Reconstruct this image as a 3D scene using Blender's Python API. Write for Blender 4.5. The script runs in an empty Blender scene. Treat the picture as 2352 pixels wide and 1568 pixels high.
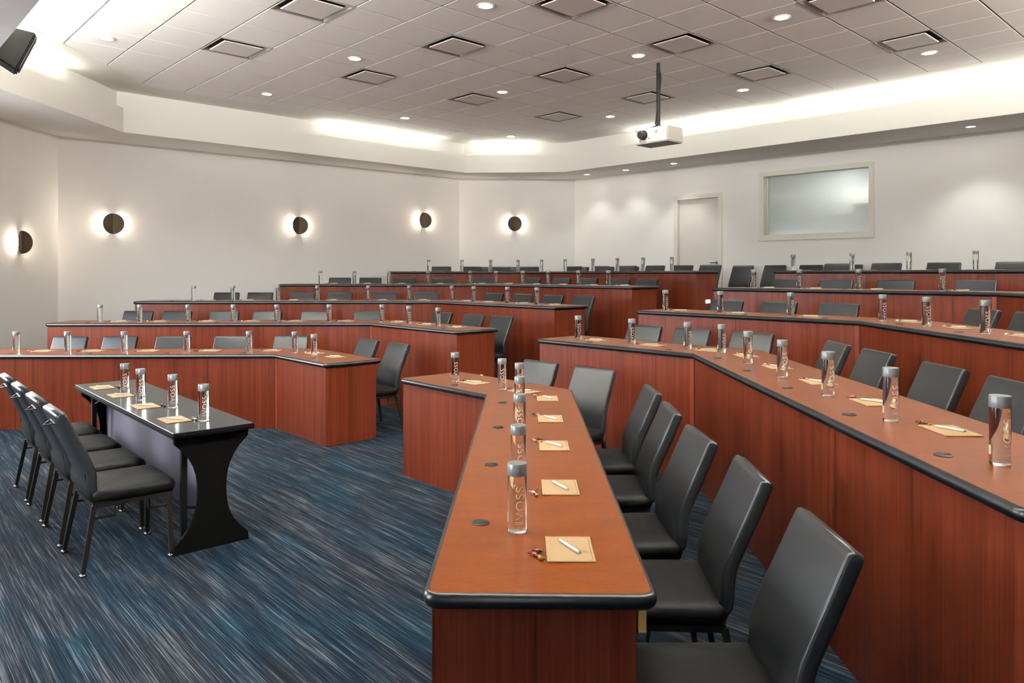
import bpy, bmesh, math, random
from mathutils import Vector, Matrix
from math import sin, cos, pi, radians, atan2, sqrt
random.seed(7)
sc = bpy.context.scene
C = sc.collection

# ------------------------------------------------------------ camera / world / exposure
HC = 1.60                       # lens height above the lower floor
cam_d = bpy.data.cameras.new('camera'); cam = bpy.data.objects.new('camera', cam_d); C.objects.link(cam)
cam.location = (0, 0, HC); cam.rotation_euler = (pi/2, 0, 0)
cam_d.sensor_width = 36; cam_d.lens = 36*1701.3/2352
cam_d.shift_y = (628.8-784)/2352
cam_d.clip_start = .05; cam_d.clip_end = 100
sc.camera = cam
sc.view_settings.view_transform = 'Standard'; sc.view_settings.look = 'None'
sc.view_settings.gamma = 1; sc.view_settings.use_curve_mapping = False
sc.view_settings.exposure = 0.9
W = bpy.data.worlds.new('daylight'); sc.world = W; W.use_nodes = True
bg = W.node_tree.nodes['Background']; bg.inputs[0].default_value = (.92, .97, 1, 1); bg.inputs[1].default_value = 15.0
_n = W.node_tree.nodes; _tc = _n.new('ShaderNodeTexCoord'); _sx = _n.new('ShaderNodeSeparateXYZ'); _r = _n.new('ShaderNodeValToRGB')
_r.color_ramp.elements[0].position = .0; _r.color_ramp.elements[0].color = (.25, .26, .28, 1); _r.color_ramp.elements[1].position = .12; _r.color_ramp.elements[1].color = (.92, .96, 1, 1)
for _a, _b in ((_tc.outputs['Generated'], _sx.inputs[0]), (_sx.outputs[2], _r.inputs[0]), (_r.outputs[0], bg.inputs[0])): W.node_tree.links.new(_a, _b)
P_SPOT = 44; P_COVE = 2.0; P_SCONCE = 2.2; P_SOFFIT = 26
WARM = (1, .97, .93)

# ------------------------------------------------------------ constants
ZC = HC+2.6347                  # ceiling
ZS = HC+2.03                    # soffit underside
ZF = HC+2.38                    # fascia top
GA = .7511; GT = .6096; G0 = Vector((-.6892, 7.2925))
GU = Vector((cos(GA), sin(GA))); GV = Vector((-sin(GA), cos(GA)))
def grid(u, v): return G0+GU*(u*GT)+GV*(v*GT)
DH = .77                        # desk height
DZ = [.83, .6102, .3955, .1692, -.0455]
DESKZ = [HC-d for d in DZ]
FLZ = [z-DH for z in DESKZ]; FLZ[0] = 0.0
NM = Vector((.74657563, .66530056)); MM = Vector((.66530056, -.74657563))
NR = Vector((.9998767, -.01570303)); WR = Vector((-.01570303, -.9998767))
NL = Vector((-.02319792, .99973089)); WL = Vector((.99973089, .02319792))
BL = [(-2.454, 7.662), (-1.772, 9.232), (-1.101, 10.775), (-.431, 12.317), (.253, 13.892)]
EL = [(-1.723, 6.842), (-.593, 7.91), (.517, 8.959), (1.627, 10.008), (2.76, 11.078)]
ER = [(-.881, 5.897), (.245, 6.969), (1.352, 8.022), (2.457, 9.076), (3.587, 10.15)]
BR = [(-.17, 5.099), (1.393, 5.681), (2.929, 6.252), (4.465, 6.823), (6.032, 7.406)]
BL, EL, ER, BR = [[Vector(p) for p in q] for q in (BL, EL, ER, BR)]
WD = .585                       # worktop depth
AXIS = 0

# ------------------------------------------------------------ materials
def nodes(name):
    m = bpy.data.materials.new(name); m.use_nodes = True
    nt = m.node_tree; b = nt.nodes['Principled BSDF']
    return m, nt, b
def srgb(h):
    c = [int(h[i:i+2], 16)/255 for i in (0, 2, 4)]
    return tuple((x/12.92 if x <= .04045 else ((x+.055)/1.055)**2.4) for x in c)+(1,)
def simple(name, col, rough=.5, metal=0, coat=0, spec=.5, bump=0, bscale=300):
    m, nt, b = nodes(name)
    b.inputs['Base Color'].default_value = srgb(col); b.inputs['Roughness'].default_value = rough
    b.inputs['Metallic'].default_value = metal; b.inputs['Coat Weight'].default_value = coat
    b.inputs['Specular IOR Level'].default_value = spec
    tc = nt.nodes.new('ShaderNodeTexCoord'); n = nt.nodes.new('ShaderNodeTexNoise'); n.inputs['Scale'].default_value = bscale
    nt.links.new(tc.outputs['Object'], n.inputs['Vector'])
    bp = nt.nodes.new('ShaderNodeBump'); bp.inputs['Strength'].default_value = bump; bp.inputs['Distance'].default_value = .002
    nt.links.new(n.outputs['Fac'], bp.inputs['Height'])
    if bump: nt.links.new(bp.outputs['Normal'], b.inputs['Normal'])
    return m
def emit(name, col, s):
    m, nt, b = nodes(name)
    b.inputs['Base Color'].default_value = (0.8, .8, .8, 1)
    b.inputs['Emission Color'].default_value = (*col, 1); b.inputs['Emission Strength'].default_value = s
    return m
def ramp(nt, stops):
    r = nt.nodes.new('ShaderNodeValToRGB'); e = r.color_ramp.elements
    e[0].position, e[0].color = stops[0]; e[1].position, e[1].color = stops[-1]
    for p, c in stops[1:-1]:
        x = e.new(p); x.color = c
    return r
def wood(name, stops, scale, rough, bump=.05, rot=0, coat=.0, fine=0.5):
    m, nt, b = nodes(name); L = nt.links.new
    tc = nt.nodes.new('ShaderNodeTexCoord'); mp = nt.nodes.new('ShaderNodeMapping')
    mp.inputs['Rotation'].default_value = (0, 0, rot); mp.inputs['Scale'].default_value = scale
    L(tc.outputs['Object'], mp.inputs['Vector'])
    n = nt.nodes.new('ShaderNodeTexNoise'); n.inputs['Scale'].default_value = 1; n.inputs['Detail'].default_value = 6
    n.inputs['Roughness'].default_value = .65; L(mp.outputs['Vector'], n.inputs['Vector'])
    mp2 = nt.nodes.new('ShaderNodeMapping'); mp2.inputs['Rotation'].default_value = (0, 0, rot)
    mp2.inputs['Scale'].default_value = tuple(s*.16 for s in scale); L(tc.outputs['Object'], mp2.inputs['Vector'])
    n2 = nt.nodes.new('ShaderNodeTexNoise'); n2.inputs['Scale'].default_value = 1; n2.inputs['Detail'].default_value = 3
    L(mp2.outputs['Vector'], n2.inputs['Vector'])
    mx = nt.nodes.new('ShaderNodeMix'); mx.inputs[0].default_value = fine
    L(n2.outputs['Fac'], mx.inputs[2]); L(n.outputs['Fac'], mx.inputs[3])
    r = ramp(nt, stops); L(mx.outputs[0], r.inputs['Fac']); L(r.outputs['Color'], b.inputs['Base Color'])
    b.inputs['Roughness'].default_value = rough; b.inputs['Coat Weight'].default_value = coat; b.inputs['Coat Roughness'].default_value = .2; b.inputs['Specular IOR Level'].default_value = .26
    bp = nt.nodes.new('ShaderNodeBump'); bp.inputs['Strength'].default_value = bump; bp.inputs['Distance'].default_value = .001
    L(n.outputs['Fac'], bp.inputs['Height']); L(bp.outputs['Normal'], b.inputs['Normal'])
    return m
M = {}
M['panel'] = wood('cherry_panel', [(.3, srgb('371208')), (.5, srgb('612816')), (.72, srgb('773824'))], (95, 95, 1.6), .34, .08, 0, 0, .6)
M['panel_light'] = wood('cherry_strip', [(.3, srgb('4c1b0f')), (.5, srgb('833821')), (.72, srgb('9f4d33'))], (95, 95, 1.6), .34, .08, 0, 0, .6)
M['top'] = wood('cherry_laminate_top', [(.3, srgb('632c06')), (.5, srgb('733609')), (.7, srgb('7f4110'))], (30, 120, 30), .32, .03, 0, 0, .6)
M['black_edge'] = simple('black_edge', '101217', .32)
M['seam'] = simple('seam', '1c0c08', .6)
M['wall'] = simple('wall_paint', 'f0efec', .75, bump=.12, bscale=240, spec=.3)
M['dark_wall'] = simple('bounce_damping_wall', '2a2522', .6)  # dark tone given to an unseen wall to cut bounce light
M['soffit'] = simple('soffit_paint', 'e9e8e2', .8, bump=.05, spec=.3)
M['tile'] = simple('ceiling_tile', 'f0ede9', .9, bump=.35, bscale=500, spec=.2)
M['tbar'] = simple('ceiling_grid', '4c4641', .6)
M['vent_frame'] = simple('vent_frame', 'a69e96', .5)
M['vent_panel'] = simple('vent_panel', 'dbd5cf', .6)
M['vent_dark'] = simple('vent_dark', '0c0b0a', .8)
M['trim_white'] = simple('trim_white', 'e2dfd4', .5)
M['vinyl'] = simple('charcoal_vinyl', '232528', .33, spec=.45, bump=.15, bscale=900)
M['vinyl_seat'] = simple('black_vinyl', '0b0b0c', .55, spec=.2, bump=.15, bscale=900)
M['chair_metal'] = simple('bronze_metal', '3a3630', .35, .8)
M['chrome'] = simple('chrome', '8e8a82', .25, 1)
M['brass'] = simple('antique_brass', '453a26', .55, .4)
M['brass_in'] = simple('brushed_gold', 'c9a566', .35, .8)
M['table_top'] = simple('grey_laminate', '2a2d31', .2, spec=.16)
M['table_black'] = simple('black_laminate', '030303', .6, spec=.12)
M['modesty'] = simple('lilac_grey_panel', '726c7c', .6)
M['grommet'] = simple('grommet_black', '101113', .4)
M['hole'] = simple('hole_black', '020202', .9)
M['paper'] = simple('kraft_paper', 'b3946c', .85)
M['ink'] = simple('ink', '3a2c1c', .8)
M['pen'] = simple('white_pen', 'bfbeba', .3, coat=.2)
M['pen_metal'] = simple('pen_metal', '9b9b98', .25, 1)
M['cap'] = simple('grey_cap', '85898b', .38, .35)
M['gold_wrap'] = simple('gold_wrap', '94713a', .3, .8)
M['red_wrap'] = simple('red_wrap', '7d2222', .25, .3)
M['silver_wrap'] = simple('silver_wrap', 'c9c6c2', .2, .8)
M['brown_wrap'] = simple('brown_wrap', '4a3020', .3, .2)
M['lettering'] = simple('etched_white', 'f2e6cf', .6)
M['back_label'] = simple('pale_label', 'b9bd98', .6)
M['proj_white'] = simple('projector_white', 'dcdad0', .45)
M['proj_dark'] = simple('projector_dark', '2c2724', .4)
M['black_metal'] = simple('black_metal', '070708', .5, spec=.3)
M['speaker'] = simple('speaker_black', '040404', .7, spec=.1)
M['grille'] = simple('speaker_grille', '0d0e0b', .8, bump=.4, bscale=700)
M['ply'] = simple('plywood', 'b9924f', .6)
M['door'] = simple('door_white', 'dcd8d0', .5)
M['lamp'] = emit('lamp_glow', (1, .95, .85), 14)
M['led'] = emit('led_warm', (1, .88, .66), 30)
M['step_led'] = emit('step_led', (.95, 1, .8), 3)
M['trim_ring'] = simple('trim_ring', 'd0ccc4', .3, .2)
M['booth'] = simple('booth_paint', 'dfe3e0', .7)

def glass_mat():
    m, nt, b = nodes('bottle_glass')
    b.inputs['Base Color'].default_value = (.97, 1, .985, 1); b.inputs['Roughness'].default_value = 0
    b.inputs['IOR'].default_value = 1.34; b.inputs['Transmission Weight'].default_value = 1
    return m
M['glass'] = glass_mat()
def pane_mat():
    m, nt, b = nodes('window_glass')
    b.inputs['Base Color'].default_value = (.93, .96, .95, 1); b.inputs['Roughness'].default_value = .12
    b.inputs['IOR'].default_value = 1.45; b.inputs['Transmission Weight'].default_value = .75
    return m
M['pane'] = pane_mat()

def carpet_mat():
    m, nt, b = nodes('streaked_blue_carpet'); L = nt.links.new; N = nt.nodes.new
    tc = N('ShaderNodeTexCoord')
    rot = -atan2(MM.y, MM.x)
    def noise(sc_, detail=4, rough=.6, off=0):
        mp0 = N('ShaderNodeMapping'); mp0.inputs['Rotation'].default_value = (0, 0, rot)
        L(tc.outputs['Object'], mp0.inputs['Vector'])
        mp = N('ShaderNodeMapping'); mp.inputs['Scale'].default_value = sc_
        mp.inputs['Location'].default_value = (off, off*1.7, off*.3)
        L(mp0.outputs['Vector'], mp.inputs['Vector'])
        n = N('ShaderNodeTexNoise'); n.inputs['Scale'].default_value = 1; n.inputs['Detail'].default_value = detail; n.inputs['Roughness'].default_value = rough
        L(mp.outputs['Vector'], n.inputs['Vector']); return n
    fine = noise((1.9, 170, 3), 2, .7); mid = noise((1.6, 26, 2), 4, .7, 5); big = noise((1.3, 3.2, 1), 4, .65, 11)
    r1 = ramp(nt, [(.26, srgb('060d16')), (.42, srgb('091724')), (.55, srgb('142a38')), (.7, srgb('415962'))])
    r2 = ramp(nt, [(.26, srgb('080c12')), (.42, srgb('12151c')), (.55, srgb('252a32')), (.7, srgb('565b60'))])
    add = N('ShaderNodeMix'); add.inputs[0].default_value = .62; L(mid.outputs['Fac'], add.inputs[2]); L(fine.outputs['Fac'], add.inputs[3])
    st = N('ShaderNodeMapRange'); st.inputs['From Min'].default_value = .32; st.inputs['From Max'].default_value = .68
    st.inputs['To Min'].default_value = .2; st.inputs['To Max'].default_value = .78
    L(add.outputs[0], st.inputs['Value'])
    L(st.outputs[0], r1.inputs['Fac']); L(st.outputs[0], r2.inputs['Fac'])
    sel = N('ShaderNodeMath'); sel.operation = 'ADD'; L(big.outputs['Fac'], sel.inputs[0])
    m2 = N('ShaderNodeMath'); m2.operation = 'MULTIPLY'; m2.inputs[1].default_value = .55; L(mid.outputs['Fac'], m2.inputs[0]); L(m2.outputs[0], sel.inputs[1])
    rr = N('ShaderNodeMapRange'); rr.inputs['From Min'].default_value = .64; rr.inputs['From Max'].default_value = .86; L(sel.outputs[0], rr.inputs['Value'])
    mix = N('ShaderNodeMix'); mix.data_type = 'RGBA'; L(rr.outputs[0], mix.inputs[0]); L(r1.outputs['Color'], mix.inputs[6]); L(r2.outputs['Color'], mix.inputs[7])
    L(mix.outputs[2], b.inputs['Base Color'])
    b.inputs['Roughness'].default_value = .95; b.inputs['Specular IOR Level'].default_value = .1
    bp = N('ShaderNodeBump'); bp.inputs['Strength'].default_value = .5; bp.inputs['Distance'].default_value = .004
    L(fine.outputs['Fac'], bp.inputs['Height']); L(bp.outputs['Normal'], b.inputs['Normal'])
    return m
M['carpet'] = carpet_mat()

# ------------------------------------------------------------ mesh helpers
def obj(name, bm, mat, parent=None, smooth=False):
    me = bpy.data.meshes.new(name)
    bmesh.ops.recalc_face_normals(bm, faces=bm.faces)
    bm.to_mesh(me); bm.free()
    if smooth:
        me.polygons.foreach_set('use_smooth', [True]*len(me.polygons))
    for mm in (mat if isinstance(mat, (list, tuple)) else [mat]): me.materials.append(mm)
    o = bpy.data.objects.new(name, me); C.objects.link(o)
    if parent: o.parent = parent
    return o
def empty(name, loc=(0, 0, 0), rz=0):
    o = bpy.data.objects.new(name, None); C.objects.link(o); o.location = loc; o.rotation_euler = (0, 0, rz)
    o.empty_display_size = .1
    return o
def tag(o, label, cat, group=None):
    o['label'] = label; o['category'] = cat
    if group: o['group'] = group
    return o
def struct(o): o['kind'] = 'structure'; return o
def box(bm, x0, x1, y0, y1, z0, z1, mat=Matrix()):
    vs = [bm.verts.new(mat @ Vector(p)) for p in ((x0, y0, z0), (x1, y0, z0), (x1, y1, z0), (x0, y1, z0), (x0, y0, z1), (x1, y0, z1), (x1, y1, z1), (x0, y1, z1))]
    fs = []
    for f in ((0, 1, 2, 3), (4, 5, 6, 7), (0, 1, 5, 4), (1, 2, 6, 5), (2, 3, 7, 6), (3, 0, 4, 7)): fs.append(bm.faces.new([vs[i] for i in f]))
    return vs
def bbox(x0, x1, y0, y1, z0, z1, bev=.004, seg=2):
    bm = bmesh.new(); box(bm, x0, x1, y0, y1, z0, z1)
    if bev: bmesh.ops.bevel(bm, geom=bm.edges[:], offset=bev, segments=seg, affect='EDGES')
    return bm
def prism(bm, pts, z0, z1):
    a = [bm.verts.new((p[0], p[1], z0)) for p in pts]; b = [bm.verts.new((p[0], p[1], z1)) for p in pts]
    n = len(pts)
    bm.faces.new(a); bm.faces.new(b)
    for i in range(n): bm.faces.new((a[i], a[(i+1) % n], b[(i+1) % n], b[i]))
def loft(bm, rings, cap=True, closed=True):
    R = [[bm.verts.new(p) for p in r] for r in rings]
    n = len(R[0])
    for i in range(len(R)-1):
        for j in range(n if closed else n-1):
            bm.faces.new((R[i][j], R[i][(j+1) % n], R[i+1][(j+1) % n], R[i+1][j]))
    if cap: bm.faces.new(R[0]); bm.faces.new(R[-1])
    return R
def lathe(bm, prof, n=24, center=(0, 0, 0), axis='z'):
    rings = []
    for r, z in prof:
        ring = []
        for k in range(n):
            a = 2*pi*k/n
            p = (r*cos(a), r*sin(a), z)
            if axis == 'y': p = (p[0], p[2], p[1])
            if axis == 'x': p = (p[2], p[0], p[1])
            ring.append(Vector(p)+Vector(center))
        rings.append(ring)
    loft(bm, rings)
def tube(bm, pts, r, n=8, square=False):
    pts = [Vector(p) for p in pts]; rings = []
    rs = r if isinstance(r, (list, tuple)) else [r]*len(pts)
    for i, p in enumerate(pts):
        d = (pts[min(i+1, len(pts)-1)]-pts[max(i-1, 0)]).normalized()
        up = Vector((0, 0, 1)) if abs(d.z) < .9 else Vector((0, 1, 0))
        a = d.cross(up).normalized(); b = d.cross(a).normalized()
        if square: rings.append([p+a*(sx*rs[i])+b*(sy*rs[i]) for sx, sy in ((1, 1), (-1, 1), (-1, -1), (1, -1))])
        else: rings.append([p+a*(rs[i]*cos(2*pi*k/n))+b*(rs[i]*sin(2*pi*k/n)) for k in range(n)])
    loft(bm, rings)
def rrect(w, h, r, n=4):
    pts = []
    for cx, cy, a0 in ((w/2-r, h/2-r, 0), (-w/2+r, h/2-r, 90), (-w/2+r, -h/2+r, 180), (w/2-r, -h/2+r, 270)):
        for k in range(n+1):
            a = radians(a0+90*k/n); pts.append((cx+r*cos(a), cy+r*sin(a)))
    return pts
def offset_pt(P, i, d, closed=False):
    n = len(P)
    if closed: a, b = P[(i-1) % n], P[(i+1) % n]
    else: a = P[i-1] if i > 0 else None; b = P[i+1] if i < n-1 else None
    def nrm(p, q): e = (q-p).normalized(); return Vector((-e.y, e.x))
    if a is None: return P[i]+nrm(P[i], b)*d
    if b is None: return P[i]+nrm(a, P[i])*d
    n1, n2 = nrm(a, P[i]), nrm(P[i], b); s = n1+n2
    return P[i]+s*(2*d/s.length_squared) if s.length > 1e-6 else P[i]+n1*d
def offset_line(P, d, closed=False): return [offset_pt(P, i, d, closed) for i in range(len(P))]
def kids(o): return [c for c in bpy.data.objects if c.parent == o]
def copy_tree(o, parent=None, cache={}):
    c = o.copy(); C.objects.link(c); c.parent = parent
    for ch in CH.get(o.name, ()): copy_tree(ch, c)
    return c
CH = {}
def register(root):
    for o in [root]+list(root.children_recursive): CH[o.name] = list(o.children)

# ------------------------------------------------------------ floor and tiers
bm = bmesh.new()
far = [Vector((10.2, 7.0)), Vector((-.2, -2.4))]
box(bm, -8, 11, -3, 17.5, -.12, 0)
struct(obj('floor', bm, M['carpet']))
WALLX = -6.70; C1 = Vector((-6.70, 10.93)); C2 = Vector((-1.12, 15.77)); C3 = Vector((1.35, 15.9))
EB = Vector((5.75, -5.62)).normalized(); NB = Vector((-EB.y, EB.x))   # back wall direction and outward normal
CR = C3+EB*12.2                                                      # back wall / right wall corner
FRL = Vector((-6.70, 5.2)); FRR = Vector((-.4, -1.95))               # front wall ends
def wall_hit_left(k, off):       # left end of the tier line on the left walls
    p = BL[k]+NL*off
    t = (p.x+6.7)
    q = Vector((-6.7, p.y-t*WL.y/WL.x))
    if q.y > C1.y:               # meets the long sloping wall instead
        e = (C2-C1)
        den = e.x*WL.y-e.y*WL.x
        s = ((p.x-C1.x)*WL.y-(p.y-C1.y)*WL.x)/den
        q = C1+e*s
    return q
for k in range(1, 5):
    bm = bmesh.new(); off = .06
    f = [BL[k]+(BL[k]-BL[k-1]).normalized()*off*1.07, BR[k]+(BR[k]-BR[k-1]).normalized()*off*1.07]
    left = wall_hit_left(k, off)
    yr = (-1.15+.682*(BR[k].x+.1))/.731+.1
    yr = max(yr, -.5)
    right = Vector((f[1].x-.015*(f[1].y-yr), yr))
    pts = [left, f[0], f[1], right, Vector((right.x+3.5, right.y+3.4)), Vector((11, 7)), Vector((10.6, 9)), C3+EB*.02+NB*.3, C2+Vector((-.1, .3))]
    if left.y < C1.y+.001: pts.append(C1+Vector((-.12, .12)))
    pts.append(left+Vector((-.1, .08)))
    prism(bm, pts, FLZ[k-1]-.001, FLZ[k])
    struct(obj('floor_tier_%d' % (k+1), bm, M['carpet']))
    # half step in the aisle
    bm = bmesh.new()
    a, b = EL[k]+MM*.02, ER[k]-MM*.02
    prism(bm, [a+NM*.07, b+NM*.07, b-NM*.27, a-NM*.27], FLZ[k-1]-.001, (FLZ[k-1]+FLZ[k])/2)
    struct(obj('floor_step_%d' % k, bm, M['carpet']))

# ------------------------------------------------------------ walls
def wall_seg(name, a, b, t, z0, z1, holes=(), mat='wall'):
    e = (b-a).normalized(); n = Vector((-e.y, e.x)); L = (b-a).length
    mt = Matrix(((e.x, n.x, 0, a.x), (e.y, n.y, 0, a.y), (0, 0, 1, 0), (0, 0, 0, 1)))
    bm = bmesh.new(); cur = 0
    for s0, s1, h0, h1 in sorted(holes):
        box(bm, cur, s0, 0, t, z0, z1, mt)
        if h0 > z0: box(bm, s0, s1, 0, t, z0, h0, mt)
        if h1 < z1: box(bm, s0, s1, 0, t, h1, z1, mt)
        cur = s1
    box(bm, cur, L, 0, t, z0, z1, mt)
    bmesh.ops.remove_doubles(bm, verts=bm.verts[:], dist=1e-5)
    return struct(obj(name, bm, M[mat])), mt
WT = .15
ZT = ZC+.12
DOOR = (2.50, 3.41, FLZ[4], HC+1.435)       # opening
WIN = (4.21, 6.05, HC+.625, HC+1.745)
_, MLW = wall_seg('wall_left_near', Vector((-6.70, 5.0)), C1, WT, 0, ZT, [(.4, 1.9, .95, 2.9), (2.2, 3.7, .95, 2.9)])
wall_seg('wall_left', C1, C2, WT, 0, ZT)
wall_seg('wall_back', C2, C3, WT, 0, ZT)
_, MB = wall_seg('wall_right', C3, CR, WT, 0, ZT, [DOOR, WIN])
wall_seg('wall_right_near', CR, Vector((-.3, -2.1)), WT, 0, ZT, (), 'dark_wall')
fe = (FRL-FRR); FL = fe.length
_, MF = wall_seg('wall_front', FRR+Vector((0, 0)), FRL, WT, 0, ZT, [(4.0, 5.5, .95, 2.9)])
for i, (s0, mw) in enumerate(((4.0, MF), (2.2, MLW), (.4, MLW))):  # unseen windows, added and placed to bring in light from the side
    bm = bmesh.new()
    for b_ in ((s0, s0+.05, .95, 2.9), (s0+1.45, s0+1.5, .95, 2.9), (s0, s0+1.5, .95, 1.0), (s0, s0+1.5, 2.85, 2.9)):
        box(bm, b_[0], b_[1], .04, .1, b_[2], b_[3], mw)
    struct(obj('window_%d' % (i+2), bm, M['trim_white']))
    pl = bpy.data.lights.new('daylight_portal', 'AREA'); pl.shape = 'RECTANGLE'; pl.size = 1.5; pl.size_y = 1.95; pl.cycles.is_portal = True
    po = bpy.data.objects.new('daylight_portal', pl); C.objects.link(po)
    po.location = mw @ Vector((s0+.75, .16, 1.925))
    inn = -(mw.to_3x3() @ Vector((0, 1, 0)))
    po.rotation_euler = inn.to_track_quat('-Z', 'Y').to_euler()

# door in the right wall
d = struct(empty('door_1', MB @ Vector((DOOR[0], 0, FLZ[4])), atan2(EB.y, EB.x)))
w = DOOR[1]-DOOR[0]; h = DOOR[3]-DOOR[2]
bm = bmesh.new()
box(bm, -.05, .03, -.015, .12, 0, h+.05); box(bm, w-.03, w+.05, -.015, .12, 0, h+.05); box(bm, .03, w-.03, -.015, .12, h-.03, h+.05)
obj('door_frame', bm, M['trim_white'], d)
lf = obj('door_leaf', bbox(.033, w-.033, .06, .105, .01, h-.034, .002), M['door'], d)
bm = bmesh.new(); tube(bm, [(w-.09, .06, .93), (w-.09, .015, .93)], .012, 10); tube(bm, [(w-.09, .015, .93), (w-.2, .012, .93)], .01, 8); lathe(bm, [(.026, .052), (.026, .06)], 16, (w-.09, 0, .93), 'y')
obj('door_handle', bm, M['chrome'], lf)
# window into the projection booth
wd = struct(empty('window_1', MB @ Vector((WIN[0], 0, WIN[2])), atan2(EB.y, EB.x)))
w = WIN[1]-WIN[0]; h = WIN[3]-WIN[2]
bm = bmesh.new()
box(bm, -.03, .05, -.015, .16, -.03, h+.03); box(bm, w-.05, w+.03, -.015, .16, -.03, h+.03)
box(bm, .05, w-.05, -.015, .16, h-.05, h+.03); box(bm, .05, w-.05, -.015, .16, -.03, .05)
obj('window_frame', bm, M['trim_white'], wd)
bm = bmesh.new(); box(bm, -.05, w+.03, -.03, -.012, -.05, -.02); obj('window_sill', bm, M['trim_white'], wd)
bm = bmesh.new(); box(bm, .05, w-.05, .12, .13, .05, h-.05); obj('window_pane', bm, M['pane'], wd)
bm = bmesh.new()
r0, r1 = -1.2, w+1.2
bm.free()
for nm_, b_ in (('wall_booth_back', (r0, r1, 1.6, 1.7, -1.5, h+.5)), ('wall_booth_left', (r0-.1, r0, .17, 1.7, -1.5, h+.5)), ('wall_booth_right', (r1, r1+.1, .17, 1.7, -1.5, h+.5)), ('ceiling_booth', (r0, r1, .17, 1.7, h+.5, h+.6)), ('floor_booth', (r0, r1, .17, 1.7, -1.6, -1.5))):
    bm = bmesh.new(); box(bm, *b_); bo = struct(obj(nm_, bm, M['booth'])); bo.location = wd.location; bo.rotation_euler = wd.rotation_euler
bm = bmesh.new(); box(bm, .4, 1.75, .9, 1.3, -1.5, .42); box(bm, 1.0, w+.3, 1.32, 1.59, .62, .78)
o = obj('storage_cabinet', bm, M['trim_white']); o.location = wd.location; o.rotation_euler = wd.rotation_euler
tag(o, 'pale cabinets dimly seen through the glass of the booth window', 'cabinet')
ld = bpy.data.lights.new('booth_lamp', 'AREA'); ld.size = 1.0; ld.energy = 9; ld.color = (.95, 1, .98)
lo = bpy.data.objects.new('booth_lamp', ld); C.objects.link(lo); lo.location = MB @ Vector((WIN[0]+.9, .75, WIN[2]+h+.2))

# ------------------------------------------------------------ ceiling: soffit ring, fascia, cove, tile field
F = [Vector(p) for p in ((-5.62, 7.73), (-5.57, 10.62), (-.93, 14.88), (1.04, 14.76), (8.16, 7.60), (.9, .85))]
F = F[::-1]                       # counter-clockwise seen from above, left normal points inwards
area = sum(F[i].x*F[(i+1) % 6].y-F[(i+1) % 6].x*F[i].y for i in range(6))
if area < 0: F = F[::-1]
WP = offset_line(F, -.13, True)
FI = offset_line(F, .012, True)
OUT = []
for p in F: pass
def ring_faces(bm, A, B, z0, z1):
    n = len(A)
    a = [bm.verts.new((p.x, p.y, z0)) for p in A]; b = [bm.verts.new((p.x, p.y, z1)) for p in B]
    for i in range(n): bm.faces.new((a[i], a[(i+1) % n], b[(i+1) % n], b[i]))
bm = bmesh.new()
outer = offset_line(F, -2.9, True)
ring_faces(bm, F, F, ZS, ZF-.0)
ring_faces(bm, F, WP, ZF, ZF)
ring_faces(bm, WP, WP, ZF, ZC)
ring_faces(bm, F, outer, ZS, ZS)
bmesh.ops.remove_doubles(bm, verts=bm.verts[:], dist=1e-5)
struct(obj('ceiling_soffit', bm, M['soffit']))
bm = bmesh.new()
up = offset_line(F, -4, True); 
TF = offset_line(WP, .60, True)
fc = [(p.x, p.y) for p in up]; prism(bm, fc, ZC+.3, ZC+.36)
# border of plain plaster round the tile field
ring_faces(bm, WP, TF, ZC, ZC)
struct(obj('ceiling', bm, M['soffit']))
VENTS = [(-2, 4), (-2, 1), (1, 4), (1, 1), (1, -2), (4, 4), (4, 1), (4, -2), (4, -5), (7, 4), (7, 1), (7, -2), (7, -5)]
def clip(poly, A, B):
    n = Vector((-(B-A).y, (B-A).x)); out = []
    for i in range(len(poly)):
        p, q = poly[i], poly[(i+1) % len(poly)]
        dp, dq = (p-A).dot(n), (q-A).dot(n)
        if dp >= 0: out.append(p)
        if dp*dq < 0: out.append(p+(q-p)*(dp/(dp-dq)))
    return out
bm = bmesh.new(); bt = bmesh.new()
g = .0105
for u in range(-12, 14):
    for v in range(-12, 14):
        P_ = [grid(u, v), grid(u+1, v), grid(u+1, v+1), grid(u, v+1)]
        for i in range(6):
            P_ = clip(P_, TF[i], TF[(i+1) % 6])
            if len(P_) < 3: break
        if len(P_) < 3: continue
        ar = abs(sum(P_[i].x*P_[(i+1) % len(P_)].y-P_[(i+1) % len(P_)].x*P_[i].y for i in range(len(P_))))/2
        if ar < .004 or (u, v) in VENTS and ar > .36: continue
        c = sum(P_, Vector((0, 0)))/len(P_)
        lo_ = [p+(c-p).normalized()*g*1.45 for p in P_]; hi_ = [p+(c-p).normalized()*g*.6 for p in P_]
        a = [bm.verts.new((p.x, p.y, ZC-.001)) for p in lo_]; b = [bm.verts.new((p.x, p.y, ZC+.009)) for p in hi_]
        bm.faces.new(a)
        for i in range(len(a)): bm.faces.new((a[i], a[(i+1) % len(a)], b[(i+1) % len(a)], b[i]))
struct(obj('ceiling_tiles', bm, M['tile']))
bm = bmesh.new()
for u in range(-12, 14):
    for v in range(-12, 14):
        if (u, v) in VENTS: continue
        P_ = [grid(u, v), grid(u+1, v), grid(u+1, v+1), grid(u, v+1)]
        for i in range(6):
            P_ = clip(P_, TF[i], TF[(i+1) % 6])
            if len(P_) < 3: break
        if len(P_) >= 3: bm.faces.new([bm.verts.new((p.x, p.y, ZC+.006)) for p in P_])
struct(obj('ceiling_grid', bm, M['tbar']))

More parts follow.
